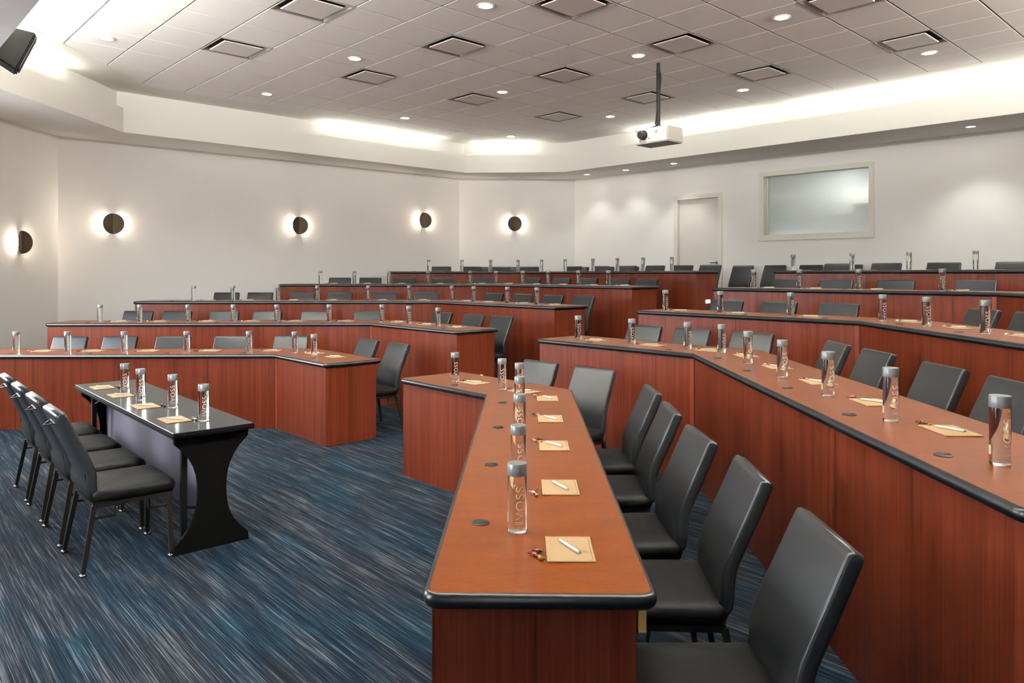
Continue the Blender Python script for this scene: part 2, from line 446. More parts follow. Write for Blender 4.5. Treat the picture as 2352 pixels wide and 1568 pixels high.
# air diffusers
ORD = ['first', 'second', 'third', 'fourth', 'fifth', 'sixth', 'seventh', 'eighth', 'ninth', 'tenth', 'eleventh']
def make_vent():
    r = empty('air_diffuser')
    bm = bmesh.new(); h0 = GT/2-.004
    sq = lambda a, z: [(a, a, z), (-a, a, z), (-a, -a, z), (a, -a, z)]
    loft(bm, [sq(h0, .002), sq(h0, -.004), sq(h0-.012, -.005), sq(h0-.04, .03)], cap=False)
    obj('frame', bm, M['vent_frame'], r)
    bm = bmesh.new(); loft(bm, [sq(h0-.039, .0295), sq(h0-.04, .07), sq(h0-.08, .07)], cap=True)
    obj('throat', bm, M['vent_dark'], r)
    bm = bmesh.new(); a = h0-.078
    loft(bm, [sq(a, .002), sq(a, -.008), sq(a-.006, -.010)], cap=True)
    obj('face_panel', bm, M['vent_panel'], r)
    return r
vproto = make_vent(); register(vproto); first = True
VL = {(-2, 4): 'square air diffuser nearest the corner of the long sconce wall', (-2, 1): 'large square air diffuser overhead, cut by the top edge, closest to the speaker',
      (1, 4): 'square air diffuser in the line closest to the sconce wall, second from the speaker end', (1, 1): 'square air diffuser in ceiling centre, between two round downlights',
      (1, -2): 'large square air diffuser overhead, cut by the top edge beside the bright downlight', (4, 4): 'small square air diffuser, third along the line by the sconce wall',
      (4, 1): 'square air diffuser in the middle line, next behind the central one', (4, -2): 'square air diffuser just ahead of the projector pole',
      (4, -5): 'large square air diffuser overhead, cut by the top edge on the window side', (7, 4): 'smallest square air diffuser, deepest in line by the back corner',
      (7, 1): 'square air diffuser partly hidden behind the projector pole', (7, -2): 'square air diffuser between projector pole and window wall cove',
      (7, -5): 'square air diffuser beside the downlight nearest the window wall cove'}
for uv in VENTS:
    if uv not in VL: continue
    o = vproto if first else copy_tree(vproto); first = False
    p = grid(uv[0]+.5, uv[1]+.5); o.location = (p.x, p.y, ZC); o.rotation_euler = (0, 0, GA)
    tag(o, VL[uv], 'air vent', 'square air diffusers in the ceiling')

# downlights
def make_down():
    r = empty('recessed_downlight')
    bm = bmesh.new(); lathe(bm, [(.088, .0), (.088, -.007), (.074, -.009), (.068, -.002)], 28); obj('trim_ring', bm, M['trim_ring'], r, True)
    bm = bmesh.new(); lathe(bm, [(.069, -.0015), (.069, -.004), (.04, -.006)], 24); obj('lens', bm, M['lamp'], r)
    return r
dproto = make_down(); register(dproto)
def spot(loc, power, size=radians(110), blend=.8):
    ld = bpy.data.lights.new('downlight_beam', 'SPOT'); ld.energy = power; ld.spot_size = size; ld.spot_blend = blend
    ld.shadow_soft_size = .07; ld.color = WARM
    o = bpy.data.objects.new('downlight_beam', ld); C.objects.link(o); o.location = loc
    return o
DL = {(-3.5, 5.5): 'round ceiling downlight nearest the wall speaker', (.5, 7.5): 'round ceiling downlight over the sconce wall, between first two diffusers row',
      (.5, 3.5): 'round ceiling downlight ahead of a small square diffuser', (4.5, 7.5): 'small round downlight close to the lit cove of the sconce wall',
      (.5, -.5): 'largest round downlight, at top edge near ceiling centre', (4.5, 3.5): 'round downlight touching the far corner of a mid ceiling diffuser',
      (8.5, 7.5): 'tiniest round downlight by the back corner cove', (8.5, 3.5): 'small round downlight between the pole and the back corner',
      (4.5, -.5): 'round downlight right beside the projector pole top', (8.5, -.5): 'small round downlight midway between projector pole and window wall cove',
      (4.5, -3.5): 'large round downlight near top edge between two cut diffusers', (8.5, -4.5): 'round downlight under the diffuser by the window wall cove'}
first = True
for uv, lab in DL.items():
    o = dproto if first else copy_tree(dproto); first = False
    p = grid(*uv); o.location = (p.x, p.y, ZC-.001); tag(o, lab, 'ceiling light', 'recessed downlights in the tiled ceiling')
    s = spot((p.x, p.y, ZC-.03), P_SPOT)
for uv in ((.5, -4.5), (-3.5, 1.5), (-3.5, -2.5)):        # the same fixtures above the camera, outside the frame
    p = grid(*uv); spot((p.x, p.y, ZC-.03), P_SPOT)
for i, (x, y) in enumerate(((1.53, 15.1), (2.22, 14.45), (2.97, 13.6), (6.31, 10.19))):
    o = copy_tree(dproto); o.location = (x, y, ZS-.001); o.scale = (.85, .85, 1)
    tag(o, ['round downlight in the low soffit, closest to the back corner', 'round downlight in the low soffit, second from back corner', 'round downlight in the low soffit above the door', 'round downlight in the low soffit beyond the booth window'][i], 'ceiling light', 'recessed downlights in the low soffit')
    spot((x, y, ZS-.03), P_SOFFIT*(1 if i in (2, 3) else .5), radians(95), .6)

CSGN = 1
# cove light strips lying on the ledge
def cove(i, s0, s1, lab, pw=1.0, tilt=38):
    A, B = F[i], F[(i+1) % 6]; e = (B-A).normalized(); n = Vector((e.y, -e.x))   # outward
    a, b = A+e*s0+n*.045, A+e*s1+n*.045; mid = (a+b)/2; L = (b-a).length
    r = empty('cove_light_strip', (mid.x, mid.y, ZF), atan2(e.y, e.x)); tag(r, lab, 'cove light', 'strips hidden in the ceiling cove')
    obj('channel', bbox(-L/2, L/2, -.02, .02, .0005, .012, 0), M['trim_white'], r)
    ld = bpy.data.lights.new('cove_glow', 'AREA'); ld.shape = 'RECTANGLE'; ld.size = L; ld.size_y = .03; ld.energy = P_COVE*L*pw; ld.color = (1, .965, .88)
    lo = bpy.data.objects.new('cove_glow', ld); C.objects.link(lo); lo.parent = r; lo.location = (0, 0, .02); lo.rotation_euler = (pi-radians(tilt)*CSGN, 0, 0)
SEG = {}
for i in range(6):
    a, b = F[i], F[(i+1) % 6]; SEG[i] = ((round(a.x, 1), round(a.y, 1)), (round(b.x, 1), round(b.y, 1)), (b-a).length)
def seg_index(p, q):
    for i in range(6):
        a, b = F[i], F[(i+1) % 6]
        if (a-Vector(p)).length < .05 and (b-Vector(q)).length < .05: return i, False
        if (b-Vector(p)).length < .05 and (a-Vector(q)).length < .05: return i, True
def cove_on(p, q, s0, s1, lab):
    i, rev = seg_index(p, q); L = (F[(i+1) % 6]-F[i]).length
    if rev: s0, s1 = L-s1, L-s0
    cove(i, s0, s1, lab)
cove_on((-5.57, 10.62), (-.93, 14.88), 3.1, 5.7, 'warm light strip in the cove of the sconce wall, toward the back corner')
cove_on((-.93, 14.88), (1.04, 14.76), .15, 1.45, 'short warm light strip in the cove of the back corner')
cove_on((1.04, 14.76), (8.16, 7.60), 1.6, 4.3, 'warm light strip in the window wall cove behind the projector')
cove_on((1.04, 14.76), (8.16, 7.60), 4.6, 9.6, 'warm light strip in the window wall cove above the booth window')
cove_on((-5.62, 7.73), (-5.57, 10.62), .1, 1.7, 'warm light strip in the cove beside the wall speaker')
FILL_COVES = [((-5.62, 7.73), (.9, .85)), ((.9, .85), (8.16, 7.60))]  # unseen strips added at high power to lift the ceiling and walls
for p_, q_ in FILL_COVES:
    i_, rv = seg_index(p_, q_); cove(i_, .4, (F[(i_+1) % 6]-F[i_]).length-.4, 'added fill light strip in the cove %s' % ('of the dark front bulkhead' if p_[0] < 0 else 'along the side behind the camera'), 31 if p_[0] < 0 else 29, 15)

# wall sconces: a disc folded down the middle, its crease toward the wall
def make_sconce():
    r = empty('wall_sconce'); R = .158
    for s in (-1, 1):
        bm = bmesh.new(); A = radians(20)
        outl = [(R*sin(t), R*cos(t)) for t in [pi*k/20 for k in range(21)]]
        def P3(x, z, d): return (s*x*cos(A), .03+x*sin(A)+d, z)
        loft(bm, [[P3(x, z, 0) for x, z in outl], [P3(x, z, .006) for x, z in outl]])
        obj('wing', bm, M['brass'], r)
    bm = bmesh.new(); box(bm, -.025, .025, 0.0, .034, -.06, .06); obj('back_plate', bm, M['brass_in'], r)
    for s in (-1, 1):
        bm = bmesh.new(); box(bm, s*.03-.004, s*.03+.004, .004, .02, -.05, .05); obj('led_strip', bm, M['led'], r)
    return r
sproto = make_sconce(); register(sproto)
eL = (C2-C1).normalized(); first = True
for a, e, s, z, lab in ((C1, eL, .723, .77, 'round folded brass sconce on the long wall, nearest its front corner'),
                        (C1, eL, 3.754, .872, 'round folded brass sconce at the middle of the long wall'),
                        (C1, eL, 6.462, 1.095, 'folded brass sconce on the long wall beside the back corner'),
                        (C2, (C3-C2).normalized(), 1.176, 1.068, 'round folded brass sconce alone on the short back wall'),
                        (C1, Vector((0, -1)), .86, .431, 'half round brass sconce seen side on at the picture edge')):
    o = sproto if first else copy_tree(sproto); first = False
    p = a+e*s; nn = Vector((e.y, -e.x))
    if e.y == -1: nn = Vector((1, 0))
    o.location = (p.x, p.y, HC+z); o.rotation_euler = (0, 0, atan2(nn.y, nn.x)-pi/2)
    tag(o, lab, 'wall light', 'brass wall sconces')
    for s_ in (-1, 1):
        ld = bpy.data.lights.new('sconce_glow', 'AREA'); ld.shape = 'RECTANGLE'; ld.size = .03; ld.size_y = .14; ld.energy = P_SCONCE; ld.color = (1, .84, .68)
        lo = bpy.data.objects.new('sconce_glow', ld); C.objects.link(lo); lo.parent = o; lo.location = (s_*.04, .026, 0)
        dv = Vector((s_*.9, -.32, 0)).normalized(); lo.rotation_euler = Matrix((Vector((0, 0, 1)).cross(-dv), Vector((0, 0, 1)), -dv)).transposed().to_euler()

# ------------------------------------------------------------ lecture desks
EDGE = [(0, .0005), (.004, -.0002), (.0095, -.004), (.0135, -.0105), (.0155, -.0185), (.0148, -.027), (.0115, -.0345), (.006, -.0395), (0, -.041)]
def round_corners(P, r, skip=()):
    out = []
    n = len(P)
    for i in range(n):
        if i in skip: out.append(P[i]); continue
        a, p, b = P[i-1], P[i], P[(i+1) % n]
        d1, d2 = (a-p).normalized(), (b-p).normalized()
        q0, q1 = p+d1*r, p+d2*r
        for t in (0, .25, .5, .75, 1):
            out.append(q0*(1-t)**2+p*2*t*(1-t)+q1*t*t)
    return out
def grommet(x, y, z, parent):
    g_ = empty('cable_grommet', (x, y, z)); g_.parent = parent
    bm = bmesh.new(); lathe(bm, [(.03, -.002), (.03, .002), (.027, .0035), (.0, .0038)], 24); o1 = obj('grommet_cap', bm, M['grommet'], g_)
    bm = bmesh.new(); prism(bm, [(.004, -.003), (.024, -.008), (.024, .008), (.004, .003)], .0036, .0044); obj('cable_slot', bm, M['hole'], g_)
ROWN = ['lowest', 'second', 'third', 'fourth', 'top']
SIDE = {'L': 'sconce side', 'R': 'window side'}
DLAB = {(0, 'L'): 'cherry desk of the lowest row on the sconce side, behind the black table',
        (1, 'L'): 'cherry desk of the second row on the sconce side of the aisle',
        (2, 'L'): 'cherry desk of the third row on the sconce side of the aisle',
        (3, 'L'): 'cherry desk of the fourth row on the sconce side of the aisle',
        (4, 'L'): 'cherry desk of the top row on the sconce side of the aisle',
        (0, 'R'): 'large bent cherry desk nearest the camera, lowest row on the window side',
        (1, 'R'): 'long bent cherry desk of the second row on the window side of the aisle',
        (2, 'R'): 'bent cherry desk of the third row on the window side of the aisle',
        (3, 'R'): 'cherry desk of the fourth row on the window side of the aisle',
        (4, 'R'): 'short seen cherry desk of the top row on the window side below the booth window'}
LEND = [-6.45, -5.75, -5.45, -3.85, -2.32]       # x of the wall end of the sconce side desks
REND = [1.93, 1.92, 2.3, 3.9, 5.5]                # y of the near end of the window side desks
GRO = {(0, 'R'): [(-.426, 5.533), (-.062, 4.783), (-.075, 4.009), (-.09, 3.222), (-.105, 2.472)],
       (1, 'R'): [(.691, 6.602), (1.261, 5.957), (1.49, 5.372), (1.48, 4.671), (1.472, 3.958), (1.462, 3.211), (1.452, 2.493)]}
for k in range(5):
    for side in 'LR':
        z = DESKZ[k]; base = FLZ[k-1] if k else 0.0
        if side == 'L':
            end = BL[k]-WL*((BL[k].x-LEND[k])/WL.x); line = [end, BL[k], EL[k]]
        else:
            end = BR[k]+WR*((REND[k]-BR[k].y)/WR.y); line = [ER[k], BR[k], end]
        org = line[1]
        line = [p-org for p in line]
        r = empty('lecture_desk', (org.x, org.y, 0)); tag(r, DLAB[(k, side)], 'desk', 'curved rows of cherry desks')
        back = offset_line(line, WD)
        outl = line+back[::-1]
        outl = round_corners(outl, .035, skip=(1, 4))
        ar = sum(outl[i].x*outl[(i+1) % len(outl)].y-outl[(i+1) % len(outl)].x*outl[i].y for i in range(len(outl)))
        if ar < 0: outl = outl[::-1]
        bm = bmesh.new(); a = [bm.verts.new((p.x, p.y, z)) for p in outl]; b = [bm.verts.new((p.x, p.y, z-.038)) for p in outl]
        f1 = bm.faces.new(a); f2 = bm.faces.new(b); bmesh.ops.triangulate(bm, faces=[f1, f2])
        obj('worktop', bm, M['top'], r)
        rings = [[Vector((q.x, q.y, z+dz)) for q in offset_line(outl, -d_, True)] for d_, dz in EDGE]
        bm = bmesh.new(); R_ = [[bm.verts.new(p) for p in ring] for ring in rings]
        for i in range(len(R_)-1):
            for j in range(len(outl)): bm.faces.new((R_[i][j], R_[i][(j+1) % len(outl)], R_[i+1][(j+1) % len(outl)], R_[i+1][j]))
        eo = obj('edge_band', bm, M['black_edge'], r, True)
        # panels: laid out in their own frame so the grain runs vertically
        p0 = offset_line(line, .010); p1 = offset_line(line, .030)
        q0, q1 = p0[0], p0[2]
        ea = .012
        d0 = (p0[1]-p0[0]).normalized(); d2 = (p0[2]-p0[1]).normalized()
        s0 = ea if (side == 'R') else .0
        for s_ in (0, 1):
            a_, b_ = p0[s_].copy(), p0[s_+1].copy(); dd = (b_-a_).normalized(); nn = Vector((-dd.y, dd.x))
            if s_ == 0: a_ += dd*ea
            else: b_ -= dd*ea
            L = (b_-a_).length; nseg = max(1, round(L/1.25))
            bm = bmesh.new()
            mt = Matrix(((dd.x, nn.x, 0, a_.x), (dd.y, nn.y, 0, a_.y), (0, 0, 1, 0), (0, 0, 0, 1)))
            for j in range(nseg):
                box(bm, L*j/nseg+(.0015 if j else 0), L*(j+1)/nseg-(.0015 if j < nseg-1 else 0), 0, .02, base+.001, z-.04, mt)
            fp = obj('front_panel', bm, M['panel'], r)
            bm = bmesh.new()
            for j in range(1, nseg): box(bm, L*j/nseg-.0015, L*j/nseg+.0015, .003, .018, base+.01, z-.041, mt)
            if nseg > 1: obj('panel_seam', bm, M['seam'], fp)
        # corner strip at the bend
        c_ = p0[1]; dd = (p0[2]-p0[1]).normalized() if side == 'L' else (p0[0]-p0[1]).normalized()
        n_ = Vector((-dd.y, dd.x)) if side == 'L' else Vector((dd.y, -dd.x))
        mt = Matrix(((dd.x, n_.x, 0, c_.x), (dd.y, n_.y, 0, c_.y), (0, 0, 1, 0), (0, 0, 0, 1)))
        bm = bmesh.new(); box(bm, .006, .045, -.004, .012, base+.002, z-.041, mt)
        cs = obj('corner_strip', bm, M['panel_light'], r)
        bm = bmesh.new(); box(bm, .0455, .0505, -.001, .004, base+.002, z-.041, mt); box(bm, .0, .0055, -.001, .004, base+.002, z-.041, mt); obj('corner_seam', bm, M['seam'], cs)
        # end panels
        for s_, (pt, dd) in enumerate(((p1[0]+d0*ea, d0), (p1[2]-d2*ea, -d2))):
            n_ = Vector((-d0.y, d0.x)) if s_ == 0 else Vector((-d2.y, d2.x))
            mt = Matrix(((n_.x, dd.x, 0, pt.x), (n_.y, dd.y, 0, pt.y), (0, 0, 1, 0), (0, 0, 0, 1)))
            bm = bmesh.new(); box(bm, 0.0005, .515, 0, .022, base+.001, z-.041, mt)
            ep = obj('end_panel', bm, M['panel'], r)
            if (k, side, s_) == (0, 'R', 1):
                bm = bmesh.new(); box(bm, .52, .54, -.002, .02, z-.105, z-.046, mt); obj('corner_block', bm, M['ply'], r)['label'] = 'small pale plywood corner block'
            if side == 'L' and s_ == 1 and k in (1, 4):
                bm = bmesh.new(); zz = FLZ[k]+(.22 if k == 1 else .28)
                box(bm, .23, .33, -.012, -.0005, zz, zz+.05, mt)
                o = obj('step_light', bm, M['step_led'], ep); o['label'] = 'small glowing step light'
        # legs under the user side so the top is carried
        gl = GRO.get((k, side))
        if not gl:
            gl = []
            for s_ in (0, 1):
                a_, b_ = line[s_]+org, line[s_+1]+org; L = (b_-a_).length; dd = (b_-a_).normalized(); nn = Vector((-dd.y, dd.x))
                n_ = int(L/.78)
                for j in range(n_):
                    q = a_+dd*(L*(j+.55)/n_)+nn*.12; gl.append((q.x, q.y))
        for x, y in gl: grommet(x-org.x, y-org.y, z, r)

# ------------------------------------------------------------ chairs
def make_chair(handle=True):
    r = empty('banquet_chair')
    # seat pad
    bm = bmesh.new(); rings = []
    prof = [(.40, -.035), (.408, -.012), (.43, -.002), (.452, -.002), (.468, -.012), (.478, -.035), (.486, -.09), (.49, -.15)]
    for z_, d in prof:
        w_, dep = .45+2*d, .45+2*d
        rr = max(.02, .06+d)
        ring = []
        for x, y in rrect(w_, dep, rr, 4):
            zz = z_-.018*max(0, (y-.08)/.15)**2*.8
            ring.append((x*(1-.06*(0.5-y)*1.0) if False else x, y+.025, zz))
        rings.append(ring)
    loft(bm, rings); bmesh.ops.scale(bm, vec=(1, 1, 1), verts=bm.verts)
    for v_ in bm.verts: v_.co.z -= .035
    obj('seat', bm, M['vinyl_seat'], r, True)
    # back pad: swept along an S profile
    st = [(-.150, .40, .40), (-.156, .425, .41), (-.160, .47, .415), (-.160, .52, .412), (-.176, .58, .405), (-.205, .65, .402), (-.237, .72, .40), (-.268, .79, .395), (-.294, .85, .392), (-.302, .868, .391), (-.305, .8755, .387)]
    bm = bmesh.new(); rings = []
    for i, (y, z_, w_) in enumerate(st):
        a = st[max(i-1, 0)]; b = st[min(i+1, len(st)-1)]
        t = Vector((0, b[0]-a[0], b[1]-a[1])).normalized(); nrm_ = Vector((0, t.z, -t.y))
        th = {0: .03, len(st)-1: .034, len(st)-2: .048}.get(i, .052)
        ring = []
        for x, q in rrect(w_, th, min(.013, th*.45), 3):
            p = Vector((x, y, z_))+nrm_*(q-.026)
            p.y -= .022*(1-(x/(w_/2))**2)*min(1, max(0, (z_-.45)/.2))
            ring.append(p)
        rings.append(ring)
    loft(bm, rings); obj('backrest', bm, M['vinyl'], r, True)
    # frame under the seat
    bm = bmesh.new()
    c4 = [(-.2, -.17, .352), (.2, -.17, .352), (.2, .215, .352), (-.2, .215, .352)]
    for i in range(4): tube(bm, [c4[i], c4[(i+1) % 4]], .011, 4, True)
    for s in (-1, 1): tube(bm, [(s*.19, -.17, .36), (s*.185, -.2, .45), (s*.18, -.215, .56)], .008, 4, True)
    obj('seat_frame', bm, M['chair_metal'], r)
    for sx, sy in ((-1, -1), (1, -1), (-1, 1), (1, 1)):
        top = (sx*.2, -.175 if sy < 0 else .205, .355); bot = (sx*.232, -.235 if sy < 0 else .208, .018)
        bm = bmesh.new(); tube(bm, [top, bot], [.0125, .0105], 4, True)
        mid = tuple(top[i]*.8+bot[i]*.2 for i in range(3))
        tube(bm, [mid, (sx*.205, mid[1]+(.11 if sy < 0 else -.11), mid[2]+.0), (sx*.2, mid[1]+(.12 if sy < 0 else -.12), .35)], .006, 4, True)
        lg = obj('leg', bm, M['chair_metal'], r)
        bm = bmesh.new(); lathe(bm, [(.008, .02), (.008, .014), (.017, .012), (.019, .003), (.014, 0)], 12, (bot[0], bot[1], 0)); obj('glide', bm, M['chrome'], lg, True)
    if handle:
        bm = bmesh.new()
        tube(bm, [(-.055, -.31, .79), (-.05, -.345, .795), (0, -.375, .785), (.05, -.345, .795), (.055, -.31, .79)], .0045, 6)
        tube(bm, [(-.05, -.33, .795), (-.02, -.34, .81), (.05, -.33, .795)], .003, 6)
        obj('handle', bm, M['chrome'], r)
    return r
chair0 = make_chair(); register(chair0); used = [False]
BACKY = .312
def put_chair(x, y, ang, z, label, group):
    """x, y: middle of the top of the backrest; ang: direction the sitter faces"""
    o = copy_tree(chair0) if used[0] else chair0; used[0] = True
    o.location = (x+BACKY*cos(ang), y+BACKY*sin(ang), z); o.rotation_euler = (0, 0, ang-pi/2)
    tag(o, label, 'chair', group); return o
CHAIRS = {(0, 'L'): [('W', -5.15, 8.64), ('W', -4.573, 8.653), ('W', -3.959, 8.668), ('W', -3.287, 8.683), ('W', -2.592, 8.699), ('M', -1.605, 8.273), ('M', -1.199, 7.818)], (1, 'L'): [('W', -5.141, 10.194), ('W', -4.608, 10.207), ('W', -3.965, 10.222), ('W', -3.375, 10.235), ('W', -2.717, 10.251), ('W', -1.986, 10.268), ('M', -0.926, 9.846), ('M', -0.478, 9.343), ('M', -0.121, 8.943)], (2, 'L'): [('W', -4.518, 11.736), ('W', -3.991, 11.748), ('W', -3.326, 11.764), ('W', -2.734, 11.778), ('W', -2.031, 11.794), ('W', -1.361, 11.809), ('M', -0.275, 11.411), ('M', 0.167, 10.915), ('M', 0.583, 10.448), ('M', 0.966, 10.019)], (3, 'L'): [('W', -3.087, 13.296), ('W', -2.542, 13.309), ('W', -1.934, 13.323), ('W', -1.239, 13.339), ('W', -0.51, 13.356), ('M', 0.366, 12.985), ('M', 0.835, 12.46), ('M', 1.242, 12.003), ('M', 1.672, 11.52), ('M', 2.027, 11.122)], (4, 'L'): [('W', -1.418, 14.893), ('W', -0.806, 14.907), ('W', -0.219, 14.921), ('W', 0.351, 14.934), ('M', 1.201, 14.391), ('M', 1.663, 13.872), ('M', 2.087, 13.397), ('M', 2.501, 12.932), ('M', 2.887, 12.499), ('M', 3.24, 12.10)], (0, 'R'): [('M', 0.237, 6.206), ('M', 0.639, 5.755), ('W', 0.885, 4.73), ('W', 0.862, 4.07), ('W', 0.855, 3.41), ('W', 0.895, 2.80), ('W', 0.892, 2.13)], (1, 'R'): [('M', 1.314, 7.332), ('M', 1.683, 6.918), ('M', 2.095, 6.456), ('W', 2.431, 5.544), ('W', 2.421, 4.915), ('W', 2.409, 4.144), ('W', 2.399, 3.537)], (2, 'R'): [('M', 2.431, 8.374), ('M', 2.852, 7.902), ('M', 3.277, 7.425), ('W', 3.969, 6.241), ('W', 3.96, 5.632)], (3, 'R'): [('M', 3.512, 9.455), ('M', 3.933, 8.983), ('M', 4.391, 8.469), ('M', 4.929, 7.866)], (4, 'R'): [('M', 4.638, 10.534), ('M', 5.076, 10.042), ('M', 5.547, 9.514), ('M', 6.062, 8.936)]}
BOTTLES = {(0, 'L'): [('W', -5.235, 7.82), ('W', -4.7, 7.832), ('W', -4.109, 7.846), ('W', -3.452, 7.861), ('W', -2.796, 7.876), ('M', -2.292, 7.814), ('M', -2.003, 7.49)], (1, 'L'): [('W', -5.213, 9.374), ('W', -4.717, 9.386), ('W', -4.111, 9.4), ('W', -3.541, 9.413), ('W', -2.992, 9.426), ('W', -2.331, 9.441), ('M', -1.659, 9.439), ('M', -1.251, 8.982), ('M', -0.853, 8.535)], (2, 'L'): [('W', -4.689, 10.914), ('W', -4.117, 10.927), ('W', -3.46, 10.943), ('W', -2.879, 10.956), ('W', -2.129, 10.973), ('W', -1.524, 10.987), ('M', -0.881, 10.862), ('M', -0.542, 10.481), ('M', -0.064, 9.945), ('M', 0.319, 9.515)], (3, 'L'): [('W', -3.226, 12.475), ('W', -2.657, 12.488), ('W', -2.079, 12.501), ('W', -1.42, 12.517), ('W', -0.707, 12.533), ('M', -0.271, 12.471), ('M', 0.169, 11.977), ('M', 0.563, 11.535), ('M', 0.988, 11.058), ('M', 1.379, 10.619)], (4, 'L'): [('W', -1.58, 14.071), ('W', -0.952, 14.086), ('W', -0.406, 14.099), ('W', 0.116, 14.111), ('M', 0.555, 13.886), ('M', 0.963, 13.428), ('M', 1.413, 12.923), ('M', 1.78, 12.512), ('M', 2.142, 12.105), ('M', 2.52, 11.681)], (0, 'R'): [('M', -0.442, 5.738), ('M', -0.072, 5.323), ('W', 0.05, 5.06), ('W', 0.045, 4.39), ('W', 0.039, 3.753), ('W', 0.025, 2.988), ('W', 0.017, 2.389)], (1, 'R'): [('M', 0.615, 6.887), ('M', 1.037, 6.414), ('M', 1.418, 5.986), ('W', 1.616, 5.714), ('W', 1.605, 5.038), ('W', 1.594, 4.368), ('W', 1.584, 3.712), ('W', 1.574, 3.078), ('W', 1.563, 2.372)], (2, 'R'): [('M', 1.658, 8.013), ('M', 2.109, 7.506), ('M', 2.609, 6.946), ('W', 3.152, 6.301), ('W', 3.141, 5.613), ('W', 3.13, 4.899)], (3, 'R'): [('M', 2.905, 8.907), ('M', 3.288, 8.477), ('M', 3.733, 7.978), ('M', 4.278, 7.366)], (4, 'R'): [('M', 3.863, 10.174), ('M', 4.396, 9.576), ('M', 4.856, 9.059), ('M', 5.335, 8.522)]}
def seat_dir(kind, side):        # direction from the user toward the desk front
    return -(NM if kind == 'M' else (NR if side == 'R' else NL))
def nth(i, n):
    return ORD[i]
for (k, side), L in CHAIRS.items():
    n = len(L); order = list(range(n))[::-1] if side == 'L' else list(range(n))
    for j, (kind, x, y) in enumerate(L):
        i = order[j]; d = seat_dir(kind, side)
        jit = random.uniform(-.05, .05)
        put_chair(x, y, atan2(d.y, d.x)+jit, FLZ[k], 'charcoal vinyl chair, %s from the aisle behind the %s desk row, %s' % (nth(i, n), ROWN[k], SIDE[side]), 'chairs behind the desk rows')
# a spare row stands against the back walls
WCH = [(C2, Vector((1, .05)), .42), (C2, Vector((1, .05)), 1.0)]
lab5 = ['by the door side end', 'x']
i = 0
for s in (.30, .95, 1.55):
    p = C3+EB*s-NB*.16; i += 1
    put_chair(p.x, p.y, atan2(-NB.y, -NB.x), FLZ[4], 'dark chair against the wall between back corner and door, %s from the corner' % ORD[i-1], 'spare chairs along the back walls')
for j, s in enumerate((.42, 1.01)):
    p = C2+Vector((s, .05*s))-Vector((-.05, 1))*.16
    put_chair(p.x, p.y, -pi/2, FLZ[4], 'dark chair against the short back wall, %s from its sconce wall end' % ORD[j], 'spare chairs along the back walls')
for j, s in enumerate((3.948, 4.536, 5.152, 5.767)):
    p = C3+EB*s-NB*.16
    put_chair(p.x, p.y, atan2(-NB.y, -NB.x)+radians(-4), FLZ[4], 'dark chair against the window wall, %s from the door' % ORD[j], 'spare chairs along the back walls')

# ------------------------------------------------------------ presenters' table with its four chairs
TD = Vector((-1.886, 4.124)); TA = Vector((-3.515, 5.957)); te = (TA-TD).normalized(); tn = Vector((te.y, -te.x))
TL = (TA-TD).length; TH = .71; TW = .46
t = empty('seminar_table', (TD.x, TD.y, 0), atan2(te.y, te.x)); tag(t, 'narrow folding seminar table with grey top and black hourglass ends', 'table')
# local: x along the table away from the camera, -y toward the desks
obj('tabletop', bbox(0, TL, -TW, 0, TH-.006, TH, .002, 1), M['table_top'], t)
bm = bmesh.new(); rr_ = rrect(TL+.006, TW+.006, .012, 3)
loft(bm, [[(x+TL/2, y-TW/2, z_) for x, y in [(a*sx, b*sy) for a, b in rr_]] for z_, sx, sy in ((TH-.0065, 1, 1), (TH-.018, 1.001, 1.004), (TH-.032, 1, 1))])
obj('edge_band', bm, M['table_black'], t)
for xe in (.07, TL-.10):
    bm = bmesh.new(); pr = []
    N_ = 14
    H_ = TH-.033
    def wid(q): return .13+.31*abs(2*q-1.0)**2.6 if q < .5 else .13+.31*abs(2*q-1.0)**2.6
    left, rgt = [], []
    for i in range(N_+1):
        q = i/N_; hw = min(.215, wid(q)/2*1.25)
        left.append((-TW/2-.01-hw, .0+q*H_)); rgt.append((-TW/2-.01+hw, q*H_))
    poly = left+rgt[::-1]
    a = [bm.verts.new((xe, y, z_)) for y, z_ in poly]; b = [bm.verts.new((xe+.025, y, z_)) for y, z_ in poly]
    bm.faces.new(a); bm.faces.new(b)
    for i in range(len(a)): bm.faces.new((a[i], a[(i+1) % len(a)], b[(i+1) % len(a)], b[i]))
    obj('end_panel', bm, M['table_black'], t)
    bm = bmesh.new(); s_ = 1 if xe < 1 else -1
    tube(bm, [(xe+s_*.07, -.10, TH-.034), (xe+s_*.07, -.10, .012)], .016, 4, True)
    tube(bm, [(xe+s_*.07, -.10, .25), (xe+s_*.05, -TW/2, .22)], .008, 4, True)
    lg = obj('folding_leg', bm, M['black_metal'], t)
    bm = bmesh.new(); tube(bm, [(xe+s_*.07, -.10, TH-.15), (xe+s_*.42, -.12, TH-.04)], .007, 6); obj('brace', bm, M['chrome'], t)
obj('modesty_panel', bbox(.1, TL-.1, -TW/2+.01, -TW/2+.025, .17, TH-.034, .002, 1), M['modesty'], t)['label'] = 'lilac grey modesty panel'
